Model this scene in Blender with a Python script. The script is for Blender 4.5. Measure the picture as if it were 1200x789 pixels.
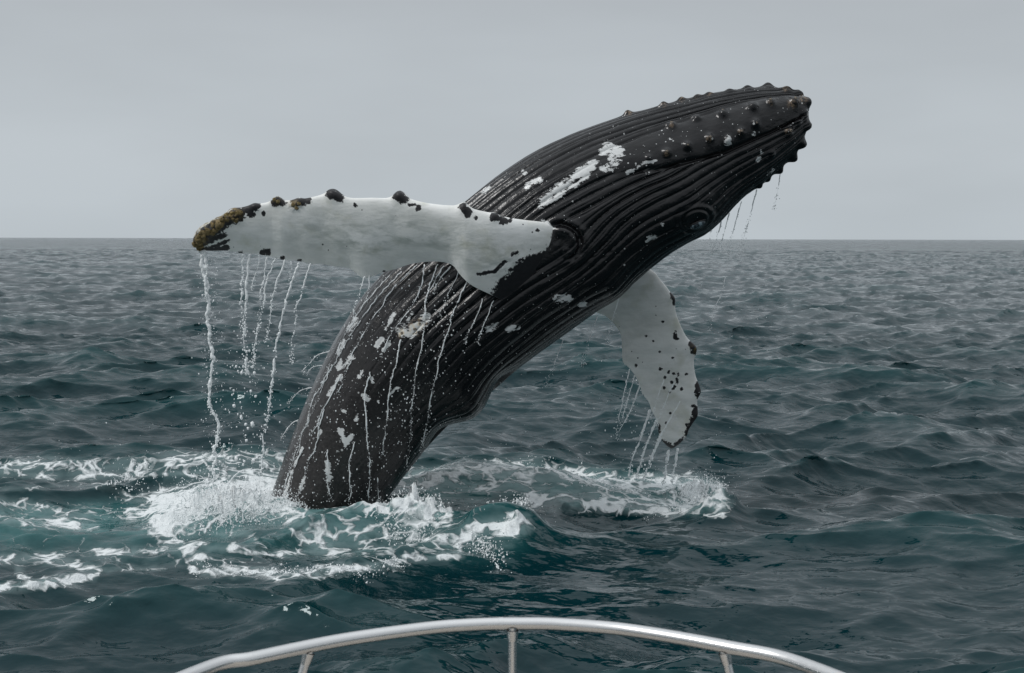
import bpy, math, random, time
import numpy as np
from mathutils import Vector, Matrix
T0 = time.time()
random.seed(7); rng = np.random.default_rng(7)
S = bpy.context.scene
for o in list(bpy.data.objects): bpy.data.objects.remove(o)

# ------------------------------------------------------------------ camera
CAM = np.array([0.0, 0.0, 4.0]); FPX = 1600.0; CX, CY = 600.0, 394.5
PITCH = math.atan(114.7/FPX); ROLL = math.radians(0.13)
cd = bpy.data.cameras.new('camera'); cd.sensor_width = 36; cd.lens = 36*FPX/1200
cd.clip_start = 0.05; cd.clip_end = 60000
cam = bpy.data.objects.new('camera', cd); S.collection.objects.link(cam)
Mc = Matrix.Rotation(math.pi/2 - PITCH, 4, 'X') @ Matrix.Rotation(ROLL, 4, 'Z')
Mc.translation = Vector(CAM); cam.matrix_world = Mc; S.camera = cam
R3 = np.array(Mc.to_3x3())
cd.dof.use_dof = True; cd.dof.focus_distance = 19.5; cd.dof.aperture_fstop = 16.0

def project(P):
    q = (np.asarray(P, float) - CAM) @ R3
    return CX + FPX*q[..., 0]/(-q[..., 2]), CY - FPX*q[..., 1]/(-q[..., 2])
def ray(px, py):
    d = np.stack([(np.asarray(px, float)-CX)/FPX, -(np.asarray(py, float)-CY)/FPX, -np.ones_like(np.asarray(px, float))], -1)
    return d @ R3.T
def at(px, py, Y):          # the place seen at px,py that lies Y metres ahead
    d = ray(px, py); return CAM + d*((np.asarray(Y, float)/d[..., 1])[..., None])
def on_z(px, py, z=0.0):
    d = ray(px, py); return CAM + d*(((z-CAM[2])/d[..., 2])[..., None])

# ------------------------------------------------------------------ world and sun (overcast)
SUN_EL, SUN_AZ = math.radians(44), math.radians(-110)     # azimuth from +Y, negative = left
w = bpy.data.worlds.new('World'); S.world = w; w.use_nodes = True
nt = w.node_tree; nt.nodes.clear()
N = nt.nodes.new; L = nt.links.new
out = N('ShaderNodeOutputWorld'); bg = N('ShaderNodeBackground'); L(bg.outputs[0], out.inputs[0])
sky = N('ShaderNodeTexSky'); sky.sky_type = 'NISHITA'; sky.sun_disc = False
sky.sun_elevation = SUN_EL; sky.sun_rotation = SUN_AZ; sky.dust_density = 3
hs = N('ShaderNodeHueSaturation'); hs.inputs['Saturation'].default_value = 0.35; L(sky.outputs[0], hs.inputs['Color'])
tc = N('ShaderNodeTexCoord'); sx = N('ShaderNodeSeparateXYZ'); L(tc.outputs['Generated'], sx.inputs[0])
ramp = N('ShaderNodeValToRGB'); L(sx.outputs['Z'], ramp.inputs[0])
cr = ramp.color_ramp
cols = [(0.0, (.510, .562, .600)), (.06, (.508, .555, .592)), (.12, (.482, .525, .560)), (.19, (.445, .480, .512)), (.38, (.47, .51, .545)), (.65, (.70, .745, .785)), (1.0, (1.02, 1.08, 1.13))]
while len(cr.elements) < len(cols): cr.elements.new(.5)
for e, (p, c) in zip(cr.elements, cols): e.position = p; e.color = (*c, 1)
mp = N('ShaderNodeMapping'); mp.inputs['Scale'].default_value = (1.3, 1.3, 5.0); L(tc.outputs['Generated'], mp.inputs[0])
cn = N('ShaderNodeTexNoise'); cn.inputs['Scale'].default_value = 2.2; cn.inputs['Detail'].default_value = 4; L(mp.outputs[0], cn.inputs['Vector'])
cm = N('ShaderNodeMapRange'); cm.inputs[1].default_value = .3; cm.inputs[2].default_value = .7; cm.inputs[3].default_value = .94; cm.inputs[4].default_value = 1.06
L(cn.outputs['Fac'], cm.inputs[0])
ml = N('ShaderNodeVectorMath'); ml.operation = 'SCALE'; L(ramp.outputs[0], ml.inputs[0]); L(cm.outputs[0], ml.inputs['Scale'])
sc10 = N('ShaderNodeVectorMath'); sc10.operation = 'SCALE'; sc10.inputs['Scale'].default_value = 10.0; L(ml.outputs[0], sc10.inputs[0])
mx = N('ShaderNodeMix'); mx.data_type = 'RGBA'; mx.inputs[0].default_value = .93
L(hs.outputs[0], mx.inputs['A']); L(sc10.outputs[0], mx.inputs['B']); L(mx.outputs['Result'], bg.inputs[0])
bg.inputs[1].default_value = 0.10
sd = bpy.data.lights.new('sun', 'SUN'); sd.energy = 1.3; sd.angle = math.radians(16); sd.color = (1, .985, .965)
sun = bpy.data.objects.new('sun', sd); S.collection.objects.link(sun)
dv = Vector((math.sin(SUN_AZ)*math.cos(SUN_EL), math.cos(SUN_AZ)*math.cos(SUN_EL), math.sin(SUN_EL)))
sun.rotation_euler = dv.to_track_quat('Z', 'Y').to_euler(); sun.location = (-20, 10, 40)
S.view_settings.view_transform = 'Standard'; S.view_settings.look = 'None'
S.view_settings.exposure = 0; S.view_settings.gamma = 1
S.render.engine = 'CYCLES'

# ------------------------------------------------------------------ helpers
def tag(o, label=None, cat=None, group=None, kind=None):
    if label: o['label'] = label
    if cat: o['category'] = cat
    if group: o['group'] = group
    if kind: o['kind'] = kind
    return o
def make_mesh(name, V, F, mat, parent=None, smooth=True, attrs=None):
    V = np.asarray(V, np.float32); F = np.asarray(F, np.int32)
    me = bpy.data.meshes.new(name); n = F.shape[1]
    me.vertices.add(len(V)); me.vertices.foreach_set('co', V.ravel())
    me.loops.add(F.size); me.loops.foreach_set('vertex_index', F.ravel())
    me.polygons.add(len(F)); me.polygons.foreach_set('loop_start', np.arange(0, F.size, n, dtype=np.int32))
    me.polygons.foreach_set('loop_total', np.full(len(F), n, np.int32))
    if smooth: me.polygons.foreach_set('use_smooth', np.ones(len(F), bool))
    me.update(calc_edges=True)
    for k, a in (attrs or {}).items():
        at_ = me.attributes.new(k, 'FLOAT', 'POINT'); at_.data.foreach_set('value', np.asarray(a, np.float32).ravel())
    me.materials.append(mat)
    o = bpy.data.objects.new(name, me); S.collection.objects.link(o)
    if parent: o.parent = parent
    return o
def empty(name, loc):
    o = bpy.data.objects.new(name, None); o.location = loc; o.empty_display_size = .3
    S.collection.objects.link(o); return o
def grid_faces(nr, nc, wrap=False):
    i = np.arange(nr-1)[:, None]; j = np.arange(nc if wrap else nc-1)[None, :]
    j2 = (j+1) % nc
    return np.stack([i*nc+j, i*nc+j2, (i+1)*nc+j2, (i+1)*nc+j], -1).reshape(-1, 4)
def sstep(a, b, x):
    t = np.clip((x-a)/(b-a), 0, 1); return t*t*(3-2*t)
def catmull(P, t):
    P = np.asarray(P, float); n = len(P); t = np.clip(t, 0, n-1-1e-6); i = t.astype(int); f = (t-i)[:, None]
    p0 = P[np.maximum(i-1, 0)]; p1 = P[i]; p2 = P[np.minimum(i+1, n-1)]; p3 = P[np.minimum(i+2, n-1)]
    return .5*((2*p1)+(-p0+p2)*f+(2*p0-5*p1+4*p2-p3)*f**2+(-p0+3*p1-3*p2+p3)*f**3)
_perm = rng.random((64, 64, 64)).astype(np.float32)
def vnoise(x, y, z=0.0):           # value noise 0..1
    x, y, z = np.broadcast_arrays(np.asarray(x, float), y, z)
    xi, yi, zi = np.floor(x).astype(int), np.floor(y).astype(int), np.floor(z).astype(int)
    fx, fy, fz = x-xi, y-yi, z-zi
    fx, fy, fz = [f*f*(3-2*f) for f in (fx, fy, fz)]
    r = 0
    for a in (0, 1):
        for b in (0, 1):
            for c in (0, 1):
                r = r + _perm[(xi+a) & 63, (yi+b) & 63, (zi+c) & 63]*np.abs(1-a-fx)*np.abs(1-b-fy)*np.abs(1-c-fz)
    return r
def fbm(x, y, z=0.0, o=4):
    r = 0; a = .5; s = 0
    for k in range(o):
        r = r + a*vnoise(x*2**k+17*k, y*2**k+5*k, np.asarray(z)*2**k); s += a; a *= .5
    return r/s
def seg_dist(X, Y, poly):
    d = np.full(np.shape(X), 1e9)
    if len(poly) == 1: return np.hypot(X-poly[0][0], Y-poly[0][1])
    for (ax, ay), (bx, by) in zip(poly[:-1], poly[1:]):
        vx, vy = bx-ax, by-ay; l = vx*vx+vy*vy+1e-9
        t = np.clip(((X-ax)*vx+(Y-ay)*vy)/l, 0, 1)
        d = np.minimum(d, np.hypot(X-ax-t*vx, Y-ay-t*vy))
    return d

# ------------------------------------------------------------------ material helpers
class MT:
    def __init__(s, name):
        s.m = bpy.data.materials.new(name); s.m.use_nodes = True; s.t = s.m.node_tree; s.t.nodes.clear()
        s.o = s.n('ShaderNodeOutputMaterial'); s.b = s.n('ShaderNodeBsdfPrincipled'); s.l(s.b.outputs[0], s.o.inputs[0])
        s.tc = s.n('ShaderNodeTexCoord').outputs['Object']
    def n(s, k, **kw):
        x = s.t.nodes.new(k)
        for a, b in kw.items(): setattr(x, a, b)
        return x
    def l(s, a, b): s.t.links.new(a, b)
    def attr(s, k): return s.n('ShaderNodeAttribute', attribute_name=k).outputs['Fac']
    def put(s, sock, v):
        if hasattr(v, 'links'): s.l(v, sock)
        else: sock.default_value = v
    def math(s, op, a, b=0.0, c=None, clamp=False):
        x = s.n('ShaderNodeMath', operation=op, use_clamp=clamp); s.put(x.inputs[0], a); s.put(x.inputs[1], b)
        if c is not None: s.put(x.inputs[2], c)
        return x.outputs[0]
    def mapr(s, v, a, b, c=0.0, d=1.0, smooth=False):
        x = s.n('ShaderNodeMapRange'); x.interpolation_type = 'SMOOTHSTEP' if smooth else 'LINEAR'
        s.put(x.inputs[0], v)
        for i, q in enumerate((a, b, c, d)): s.put(x.inputs[i+1], q)
        return x.outputs[0]
    def vec(s, scale, rot=(0, 0, 0), src=None):
        x = s.n('ShaderNodeMapping'); x.inputs['Scale'].default_value = scale; x.inputs['Rotation'].default_value = rot
        s.l(src or s.tc, x.inputs[0]); return x.outputs[0]
    def noise(s, scale, detail=3, rough=.5, vec=None, dist=0.0, colour=False):
        x = s.n('ShaderNodeTexNoise'); x.inputs['Scale'].default_value = scale; x.inputs['Detail'].default_value = detail
        x.inputs['Roughness'].default_value = rough; x.inputs['Distortion'].default_value = dist
        s.l(vec or s.tc, x.inputs['Vector']); return x.outputs['Color' if colour else 'Fac']
    def voro(s, scale, vec=None, feature='F1', rand=1.0, dim='3D'):
        x = s.n('ShaderNodeTexVoronoi', feature=feature, voronoi_dimensions=dim); x.inputs['Scale'].default_value = scale
        x.inputs['Randomness'].default_value = rand
        s.l(vec or s.tc, x.inputs['Vector']); return x
    def mix(s, f, a, b):
        x = s.n('ShaderNodeMix', data_type='RGBA'); s.put(x.inputs[0], f)
        for i, v in (('A', a), ('B', b)):
            if hasattr(v, 'links'): s.l(v, x.inputs[i])
            else: x.inputs[i].default_value = (*v, 1)
        return x.outputs['Result']
    def bump(s, h, strength, dist, prev=None):
        x = s.n('ShaderNodeBump'); s.put(x.inputs['Strength'], strength); s.put(x.inputs['Distance'], dist); s.l(h, x.inputs['Height'])
        if prev: s.l(prev, x.inputs['Normal'])
        return x.outputs[0]
    def col(s, v):
        if hasattr(v, 'links'): s.l(v, s.b.inputs['Base Color'])
        else: s.b.inputs['Base Color'].default_value = (*v, 1)
    def set(s, **kw):
        for k, v in kw.items(): s.put(s.b.inputs[k.replace('_', ' ')], v)

# ---- sea water
m = MT('sea_water')
foamc, aer, lod = m.attr('foam'), m.attr('aer'), m.attr('lod')
wv = m.n('ShaderNodeVectorMath', operation='MULTIPLY_ADD')
wc = m.noise(1.7, 3, vec=m.tc, colour=True); m.l(wc, wv.inputs[0]); wv.inputs[1].default_value = (.7, .7, 0); m.l(m.tc, wv.inputs[2])
wvec = wv.outputs[0]
e1 = m.voro(2.7, m.vec((.8, 1, .5), src=wvec), 'DISTANCE_TO_EDGE').outputs['Distance']
e2 = m.voro(7.0, m.vec((.8, 1, .5), src=wvec), 'DISTANCE_TO_EDGE').outputs['Distance']
fn = m.noise(4.2, 6, .68, vec=m.vec((.65, 1.1, 1)))
lace = m.math('ADD', m.math('MULTIPLY', m.math('MINIMUM', e1, .35), 1.7), m.math('MULTIPLY', m.math('MINIMUM', e2, .3), 1.0))
fv = m.math('SUBTRACT', m.math('ADD', foamc, m.math('MULTIPLY', m.math('SUBTRACT', fn, .5), .62)), m.math('MULTIPLY', lace, 1.25))
foam = m.mapr(fv, .12, .44)
foam = m.math('MULTIPLY', foam, m.mapr(foamc, .04, .2))
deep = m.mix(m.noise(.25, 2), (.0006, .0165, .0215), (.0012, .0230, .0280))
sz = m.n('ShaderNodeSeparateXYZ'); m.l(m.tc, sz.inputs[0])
deep = m.mix(m.mapr(sz.outputs['Z'], .0, .42, 0, 1), deep, (.0026, .038, .042))  # higher water painted lighter teal, imitating light scattered through thin crests
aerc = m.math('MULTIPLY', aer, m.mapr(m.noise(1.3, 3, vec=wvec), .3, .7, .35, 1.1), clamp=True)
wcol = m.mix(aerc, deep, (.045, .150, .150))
film = m.math('MULTIPLY', m.mapr(m.math('ADD', foamc, m.math('MULTIPLY', m.math('SUBTRACT', m.noise(2.6, 5, .6, vec=wvec), .5), .8)), .22, .95), .38)
wcol = m.mix(film, wcol, (.36, .47, .47))
m.col(m.mix(foam, wcol, m.mix(m.noise(9, 3), (.66, .70, .71), (.84, .86, .86))))
m.set(Roughness=m.mapr(foam, 0, 1, .08, .75), IOR=1.333, Specular_IOR_Level=.55)
b00 = m.bump(m.noise(.10, 4, .6, vec=m.vec((.8, 1.25, 1))), m.math('MULTIPLY', lod, 1.0), 7.0)
b0 = m.bump(m.noise(.55, 4, .6, vec=m.vec((.75, 1.25, 1))), m.math('MULTIPLY', lod, 1.0), 1.9, b00)
b1 = m.bump(m.noise(1.9, 2, .5, vec=m.vec((.8, 1.2, 1), (0, 0, .25))), m.mapr(lod, 0, 1, .32, .9), .24, b0)
b2 = m.bump(m.noise(6.0, 2, .5, vec=m.vec((.75, 1.25, 1), (0, 0, -.3)), dist=.3), .46, .036, b1)
b3 = m.bump(m.noise(22, 3, .55), m.mapr(foam, 0, 1, .05, .6), .02, b2)
b4 = m.bump(m.math('ADD', foam, m.math('MULTIPLY', m.noise(14, 4, .65), foam)), .55, .05, b3)
m.set(Normal=b4)
m.b.inputs['Specular Tint'].default_value = (.84, .97, 1.0, 1)
M_SEA = m.m

# ---- whale skin
m = MT('whale_skin')
white, tone, tan, graz = m.attr('white'), m.attr('tone'), m.attr('tan'), m.attr('speck')
n1 = m.noise(3.0, 5, .6); n2 = m.noise(22, 4, .65)
base = m.mix(m.mapr(n1, .3, .7), (.0040, .0040, .0048), (.0095, .0092, .0102))
base = m.mix(tone, base, m.mix(m.mapr(n2, .35, .65), (.030, .0275, .027), (.058, .053, .051)))
wf = m.math('ADD', white, m.math('MULTIPLY', m.math('SUBTRACT', m.noise(11, 8, .72, vec=m.vec((.55, 1, 1.3), (0, .75, 0))), .5), m.mapr(white, 0, .3, 0, 2.7)))
wf = m.mapr(wf, .47, .53)
vs = m.voro(9); sp = m.math('LESS_THAN', vs.outputs['Distance'], m.math('MULTIPLY', m.mapr(vs.outputs['Color'], .5, 1, 0, .22), graz))
vs2 = m.voro(21); sp2 = m.math('LESS_THAN', vs2.outputs['Distance'], m.math('MULTIPLY', m.mapr(vs2.outputs['Color'], .45, 1, 0, .26), graz))
wf = m.math('MAXIMUM', wf, m.math('MULTIPLY', m.math('MAXIMUM', sp, sp2), .75))
c = m.mix(wf, base, m.mix(n2, (.52, .53, .53), (.74, .75, .74)))
c = m.mix(m.math('MULTIPLY', tan, m.mapr(n2, .45, .65, 0, .8)), c, m.mix(wf, (.26, .19, .13), (.62, .50, .32)))
m.col(c)
m.set(Roughness=m.mapr(n2, .3, .7, .12, .30), IOR=1.45)
nb = m.bump(n1, .25, .08); nb = m.bump(n2, .16, .016, nb); nb = m.bump(m.noise(90, 3), .08, .004, nb); nb = m.bump(wf, .5, .006, nb)
m.set(Normal=nb)
M_SKIN = m.m

# ---- flipper skin
m = MT('flipper_skin')
blk, tan, mott = m.attr('black'), m.attr('tan'), m.attr('mottle')
n1 = m.noise(2.2, 5, .6, vec=m.vec((.5, 1, 1.6))); n2 = m.noise(26, 4, .6); n3 = m.noise(5, 5, .62, dist=.3, vec=m.vec((.5, 1, 1.2)))
wh = m.mix(m.mapr(n1, .35, .65), (.80, .80, .77), (.91, .91, .89))
wh = m.mix(m.math('MULTIPLY', m.mapr(n3, .42, .62), mott, clamp=True), wh, (.36, .40, .37))
wh = m.mix(m.mapr(m.noise(3, 3), .56, .72, 0, .35), wh, (.42, .42, .28))
bf = m.mapr(m.math('ADD', blk, m.math('MULTIPLY', m.math('SUBTRACT', m.noise(15, 7, .7), .5), m.mapr(blk, 0, .25, 0, 1.5))), .47, .53)
vd = m.voro(6.5, m.vec((1, .6, 1))); dots = m.math('LESS_THAN', vd.outputs['Distance'], m.mapr(vd.outputs['Color'], .35, 1, 0, .11))
bf = m.math('MAXIMUM', bf, dots)
c = m.mix(bf, wh, m.mix(n2, (.010, .0095, .0105), (.028, .027, .03)))
c = m.mix(m.math('MULTIPLY', tan, m.mapr(m.noise(13, 4), .42, .58), clamp=True), c, m.mix(m.noise(30, 2), (.14, .075, .035), (.33, .26, .09)))
m.col(c); m.set(Roughness=m.mapr(n2, .3, .7, .36, .55), IOR=1.4)
nb = m.bump(n1, .3, .06); nb = m.bump(n2, .3, .012, nb); nb = m.bump(m.math('MULTIPLY', tan, m.noise(18, 3)), .9, .06, nb)
m.set(Normal=nb)
M_FLIP = m.m

m = MT('falling_water'); m.col(m.mix(m.noise(18, 3), (.80, .84, .85), (.93, .94, .94))); m.set(Roughness=.3, IOR=1.33)
M_DROP = m.m
m = MT('barnacle_shell'); m.col(m.mix(m.noise(35, 3), (.03, .025, .022), (.42, .35, .27))); m.set(Roughness=.7); m.set(Normal=m.bump(m.noise(60, 3), .8, .01))
M_BARN = m.m
m = MT('algae_barnacle'); m.col(m.mix(m.mapr(m.noise(16, 3), .35, .65), (.05, .035, .03), (.36, .27, .09))); m.set(Roughness=.65); m.set(Normal=m.bump(m.noise(45, 3), .9, .014))
M_BARN2 = m.m
m = MT('eye_gloss'); 
m.col(m.mix(m.mapr(m.noise(22, 2), .45, .6), (.02, .028, .035), (.20, .26, .29))); m.set(Roughness=.08, IOR=1.4)
M_EYE = m.m
m = MT('stainless_steel'); ns = m.noise(60, 3, vec=m.vec((1, 1, 8)))
m.col((.74, .735, .73)); m.set(Metallic=1.0, Roughness=m.mapr(ns, .3, .7, .22, .34)); m.set(Normal=m.bump(m.noise(25, 4), .05, .004))
M_STEEL = m.m
m = MT('teak_deck'); m.col(m.mix(m.noise(14, 4, vec=m.vec((8, 1, 1))), (.42, .38, .33), (.54, .49, .43))); m.set(Roughness=.6); M_DECK = m.m
m = MT('white_gelcoat'); m.col(m.mix(m.noise(3, 3), (.76, .76, .75), (.82, .82, .81))); m.set(Roughness=.25); M_HULL = m.m

# ================================================================== SEA
def ocean(Nn, Lp, lo, hi, rms, seed, wdir=-1.45, spread=1.6, p=3.4):
    g = np.random.default_rng(seed)
    k1 = 2*np.pi*np.fft.fftfreq(Nn, Lp/Nn); KX, KY = np.meshgrid(k1, k1, indexing='ij'); K = np.hypot(KX, KY)+1e-9
    lam = 2*np.pi/K
    W = (lam > lo) & (lam < hi)
    ang = np.cos(np.arctan2(KY, KX)-wdir)
    A = W*K**(-p/2-.5)*np.where(ang > 0, np.abs(ang)**spread, .15*np.abs(ang)**spread)
    H = A*(g.standard_normal((Nn, Nn))+1j*g.standard_normal((Nn, Nn)))
    h = np.fft.ifft2(H).real; s = rms/h.std()
    dx = np.fft.ifft2(1j*H*KX/K).real*s; dy = np.fft.ifft2(1j*H*KY/K).real*s
    return (h*s, dx, dy, Lp, Nn)
def samp(oc, X, Y, rot=0.0, amp=1.0):
    h, dx, dy, Lp, Nn = oc; c, s = math.cos(rot), math.sin(rot)
    u = (X*c+Y*s)/Lp*Nn; v = (-X*s+Y*c)/Lp*Nn
    iu = np.floor(u).astype(int); iv = np.floor(v).astype(int); fu = u-iu; fv = v-iv
    iu0 = iu % Nn; iv0 = iv % Nn; iu1 = (iu+1) % Nn; iv1 = (iv+1) % Nn
    def g(a): return a[iu0, iv0]*(1-fu)*(1-fv)+a[iu1, iv0]*fu*(1-fv)+a[iu0, iv1]*(1-fu)*fv+a[iu1, iv1]*fu*fv
    H, U, V_ = g(h), g(dx), g(dy)
    return H*amp, (U*c-V_*s)*amp, (U*s+V_*c)*amp
BANDS = [  # (oceans, far limit where mesh stops resolving)
    (ocean(512, 173, 9, 30, .10, 1, -1.3), .2, 9000),
    (ocean(1024, 97, 2.6, 9, .108, 2, -1.5, 6.0), 0.0, 1300),
    (ocean(1024, 61, .9, 2.6, .074, 3, -1.6, 4.5), .35, 600),
    (ocean(1024, 31, .3, .9, .0245, 4, -1.5, 3.0), -.3, 170),
    (ocean(512, 9, .1, .3, .0027, 5, -1.7, .8), .2, 26)]
rr = [1.2]
while rr[-1] < 30000:
    r = rr[-1]
    rr.append(r*(1.012 if r < 6.5 else 1.0036 if r < 60 else 1.0062 if r < 500 else 1.02 if r < 3000 else 1.1))
rr = np.array(rr)
th = np.concatenate([np.linspace(-180, -50, 14)[:-1], np.linspace(-50, -24, 40)[:-1], np.linspace(-24, 24, 600), np.linspace(24, 50, 40)[1:], np.linspace(50, 180, 14)[1:-1]])
th = np.radians(th)
RR, TH = np.meshgrid(rr, th, indexing='ij')
GX, GY = RR*np.sin(TH), RR*np.cos(TH)
H = np.zeros_like(GX); DX = np.zeros_like(GX); DY = np.zeros_like(GX)
# calmer water close around the whale's own churn
for (oc, rot, far) in BANDS:
    wgt = 1-sstep(far*.5, far, RR)
    sel = wgt > 0
    for k, (oc_, ro, am) in enumerate([(oc, rot, .78), (oc, rot+1.9 if far > 1000 else rot+.38, .62)]):
        h, a, b = samp(oc_, GX[sel]+37*k, GY[sel]+11*k, ro, am)
        H[sel] += h*wgt[sel]; DX[sel] += 1.12*a*wgt[sel]; DY[sel] += 1.12*b*wgt[sel]
# named waves: ridges (px polyline at base, height m, front width m, back width m)
def ridge(poly, hgt, wf, wb, endfade=1.2):
    P = on_z(np.array([p[0] for p in poly], float), np.array([p[1] for p in poly], float))[:, :2]
    X, Y = GX[box], GY[box]
    xs = P[:, 0]; yy = np.interp(X, xs, P[:, 1]); hh = np.interp(X, xs, hgt) if hasattr(hgt, '__len__') else hgt
    d = Y-yy
    prof = np.where(d < 0, np.exp(-(d/wf)**2), np.exp(-(d/wb)**2))
    e = sstep(xs[0]-endfade, xs[0], X)*(1-sstep(xs[-1], xs[-1]+endfade, X))
    return prof*e*hh
box = (RR > 9) & (RR < 45) & (np.abs(TH) < math.radians(26))
bx, by = GX[box], GY[box]
hb = np.zeros_like(bx)
wob = (fbm(bx*1.1, by*1.1, 3.3)-.5)*.8
damp = np.exp(-(((bx+1.8)/4.2)**2+((by-19.3)/3.2)**2)**2)
damp2 = np.exp(-(((bx-1.3)/3.6)**2+((by-15.8)/2.6)**2)**2)
for A_ in (H, DX, DY): A_[box] *= (1-.42*damp2)
H[box] *= 1-.45*damp
A = ridge([(-60, 640), (60, 634), (170, 626), (300, 622), (400, 618), (480, 622), (600, 634)], [.10, .14, .17, .22, .34, .34, .28], .9, .8)   # slab in front of the whale
hb += A
hb += ridge([(190, 604), (250, 600), (330, 600)], [.16, .24, .16], .45, .5, .6)                     # churn at the whale's left
hb += ridge([(440, 584), (560, 576), (640, 576), (720, 582), (840, 592)], [.10, .40, .46, .30, .26], .75, .8, .35)    # right swell
hb += ridge([(-80, 560), (100, 562), (340, 556)], [.10, .10, .12], .7, 1.4, .8)
hb += ridge([(-60, 682), (60, 684), (110, 680)], .10, .35, .8, .5)
hb += ridge([(200, 678), (330, 680), (470, 668), (600, 652)], [.05, .10, .10, .12], .40, .9, .8)
hb += ridge([(560, 640), (600, 634), (625, 634)], .16, .3, .35, .3)
hb += ridge([(940, 512), (1080, 506), (1230, 516)], [.05, .42, .10], 1.5, 2.2, 2.0)                 # steep wave at right
H[box] += hb
px, py = project(np.stack([GX[box]+DX[box], GY[box]+DY[box], H[box]], -1))
STROKES = [
    ([(-10, 549), (60, 545), (130, 549), (200, 541), (260, 537), (345, 541)], 9, .62), ([(30, 556), (130, 558), (220, 553), (340, 553)], 4, .7),
    ([(-10, 584), (50, 596), (100, 606)], 6, .6), ([(-10, 606), (60, 613), (110, 616)], 6, .62), ([(60, 612), (95, 614)], 4, .95),
    ([(0, 575), (60, 570), (110, 566)], 3, .42), ([(110, 566), (140, 575), (155, 584), (185, 590)], 5, .55), ([(150, 600), (185, 603)], 4, .95),
    ([(195, 602), (225, 592), (260, 585), (300, 580), (335, 578)], 20, 1.15), ([(170, 585), (230, 574), (320, 570)], 8, .5),
    ([(320, 600), (345, 590), (390, 590), (440, 594)], 6, .9), ([(330, 594), (352, 612), (372, 632), (392, 643)], 9, .8), ([(340, 605), (372, 618), (440, 626)], 6, .6),
    ([(186, 616), (196, 628), (215, 638)], 2.5, .8), ([(110, 648), (190, 644), (232, 640), (300, 648), (390, 642)], 4, .72), ([(200, 640), (232, 650), (235, 658)], 7, .7),
    ([(240, 622), (280, 626), (310, 640)], 4, .55),
    ([(390, 610), (460, 618), (540, 628), (595, 618)], 12, .42), ([(360, 640), (440, 644), (520, 640), (560, 636)], 10, .45), ([(420, 628), (500, 636), (560, 625)], 5, .6),
    ([(225, 667), (300, 670), (330, 674), (400, 667), (470, 658), (540, 648)], 5, .78), ([(100, 668), (190, 668)], 3, .5),
    ([(-10, 657), (50, 655), (90, 662), (112, 670)], 6, .7), ([(-10, 690), (50, 686), (112, 674)], 5, .85), ([(20, 668), (40, 682)], 4, .6),
    ([(445, 596), (480, 598), (520, 606)], 7, 1.0), ([(545, 622), (580, 612), (612, 612)], 9, .8), ([(545, 622), (500, 612)], 4, .5),
    ([(480, 556), (530, 556), (545, 552)], 6, .8), ([(470, 575), (560, 562), (600, 566)], 3, .5),
    ([(540, 556), (580, 546), (640, 548), (662, 556)], 7, .68), ([(575, 570), (625, 566), (655, 560)], 5, .75), ([(560, 560), (600, 556), (640, 560)], 10, .38),
    ([(685, 566), (740, 572), (790, 568), (835, 574)], 8, .75), ([(740, 562), (790, 562)], 6, .8), ([(660, 588), (720, 594), (780, 599), (838, 590)], 5, .85),
    ([(812, 572), (838, 582), (840, 590)], 11, 1.15), ([(700, 580), (760, 584), (820, 582)], 10, .42),
    ([(1024, 340), (1026, 340)], 1.5, .9), ([(350, 612), (430, 612), (520, 622), (585, 626)], 16, .52), ([(380, 636), (470, 638), (560, 630)], 14, .5), ([(475, 566), (530, 556), (600, 550), (660, 558), (740, 568), (820, 572)], 9, .8), ([(560, 572), (620, 568), (660, 560)], 6, .62), ([(620, 586), (720, 590), (820, 592)], 8, .72), ([(470, 582), (540, 578)], 5, .4), ([(0, 598), (140, 600), (200, 608)], 7, .4), ([(60, 650), (180, 655), (300, 658)], 8, .35), ([(560, 585), (640, 590)], 4, .25),
]
jx = px+(fbm(px/22, py/9)-.5)*16; jy = py+(fbm(px/25+9, py/11)-.5)*9
F = np.zeros_like(px)
for poly, hw, st in STROKES:
    d = seg_dist(jx, jy*1.0, poly)
    F = np.maximum(F, st*(1-sstep(0, hw*2.6, d))*.97)
near = np.exp(-((np.clip(seg_dist(px, py, [(-40, 625), (250, 622), (440, 615), (580, 622)])-24, 0, None))/16)**2)
near2 = np.exp(-((np.clip(seg_dist(px, py, [(480, 572), (640, 565), (820, 582)])-8, 0, None))/13)**2)
near3 = np.exp(-((np.clip(seg_dist(px, py, [(-10, 550), (340, 548)])-4, 0, None))/10)**2)
F = np.maximum(F, .17*near+.05*(near > .5)); F = np.maximum(F, .20*near2)
AE = np.clip(.55*near*np.exp(-(np.clip(seg_dist(px, py, [(-40, 612), (250, 608), (330, 606), (440, 600)])-8, 0, None)/22)**2)+.28*near+.8*near2+.15*near3+.5*(F > .8), 0, 1)
rough = sstep(.5, 1.0, F)
spk = np.clip(vnoise(bx*9, by*6, 4.)*.6+vnoise(bx*21, by*12, 8.)*.4-.42, 0, 1)*2.2
zone = np.maximum.reduce([.36*np.exp(-((px-264)/40)**2-((py-594)/13)**2), .40*np.exp(-((px-818)/28)**2-((py-582)/8)**2), .30*np.exp(-((px-590)/24)**2-((py-618)/10)**2), .4*np.exp(-((px-487)/32)**2-((py-600)/7)**2)])
H[box] += zone*spk*(.5+fbm(bx*2, by*2, 6.))
F = np.maximum(F, np.clip(zone*4, 0, 1.2))
H[box] += rough*((fbm(bx*7, by*7, 1.0, 4)-.35)*.15) + (hb > .02)*near*(fbm(bx*2.2, by*2.2, 9., 3)-.5)*.14
FO = np.zeros_like(GX); FO[box] = F; AR = np.zeros_like(GX); AR[box] = AE
LOD = sstep(50, 700, RR)
V = np.stack([GX+DX, GY+DY, H], -1).reshape(-1, 3)
nr, nc = GX.shape
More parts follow.
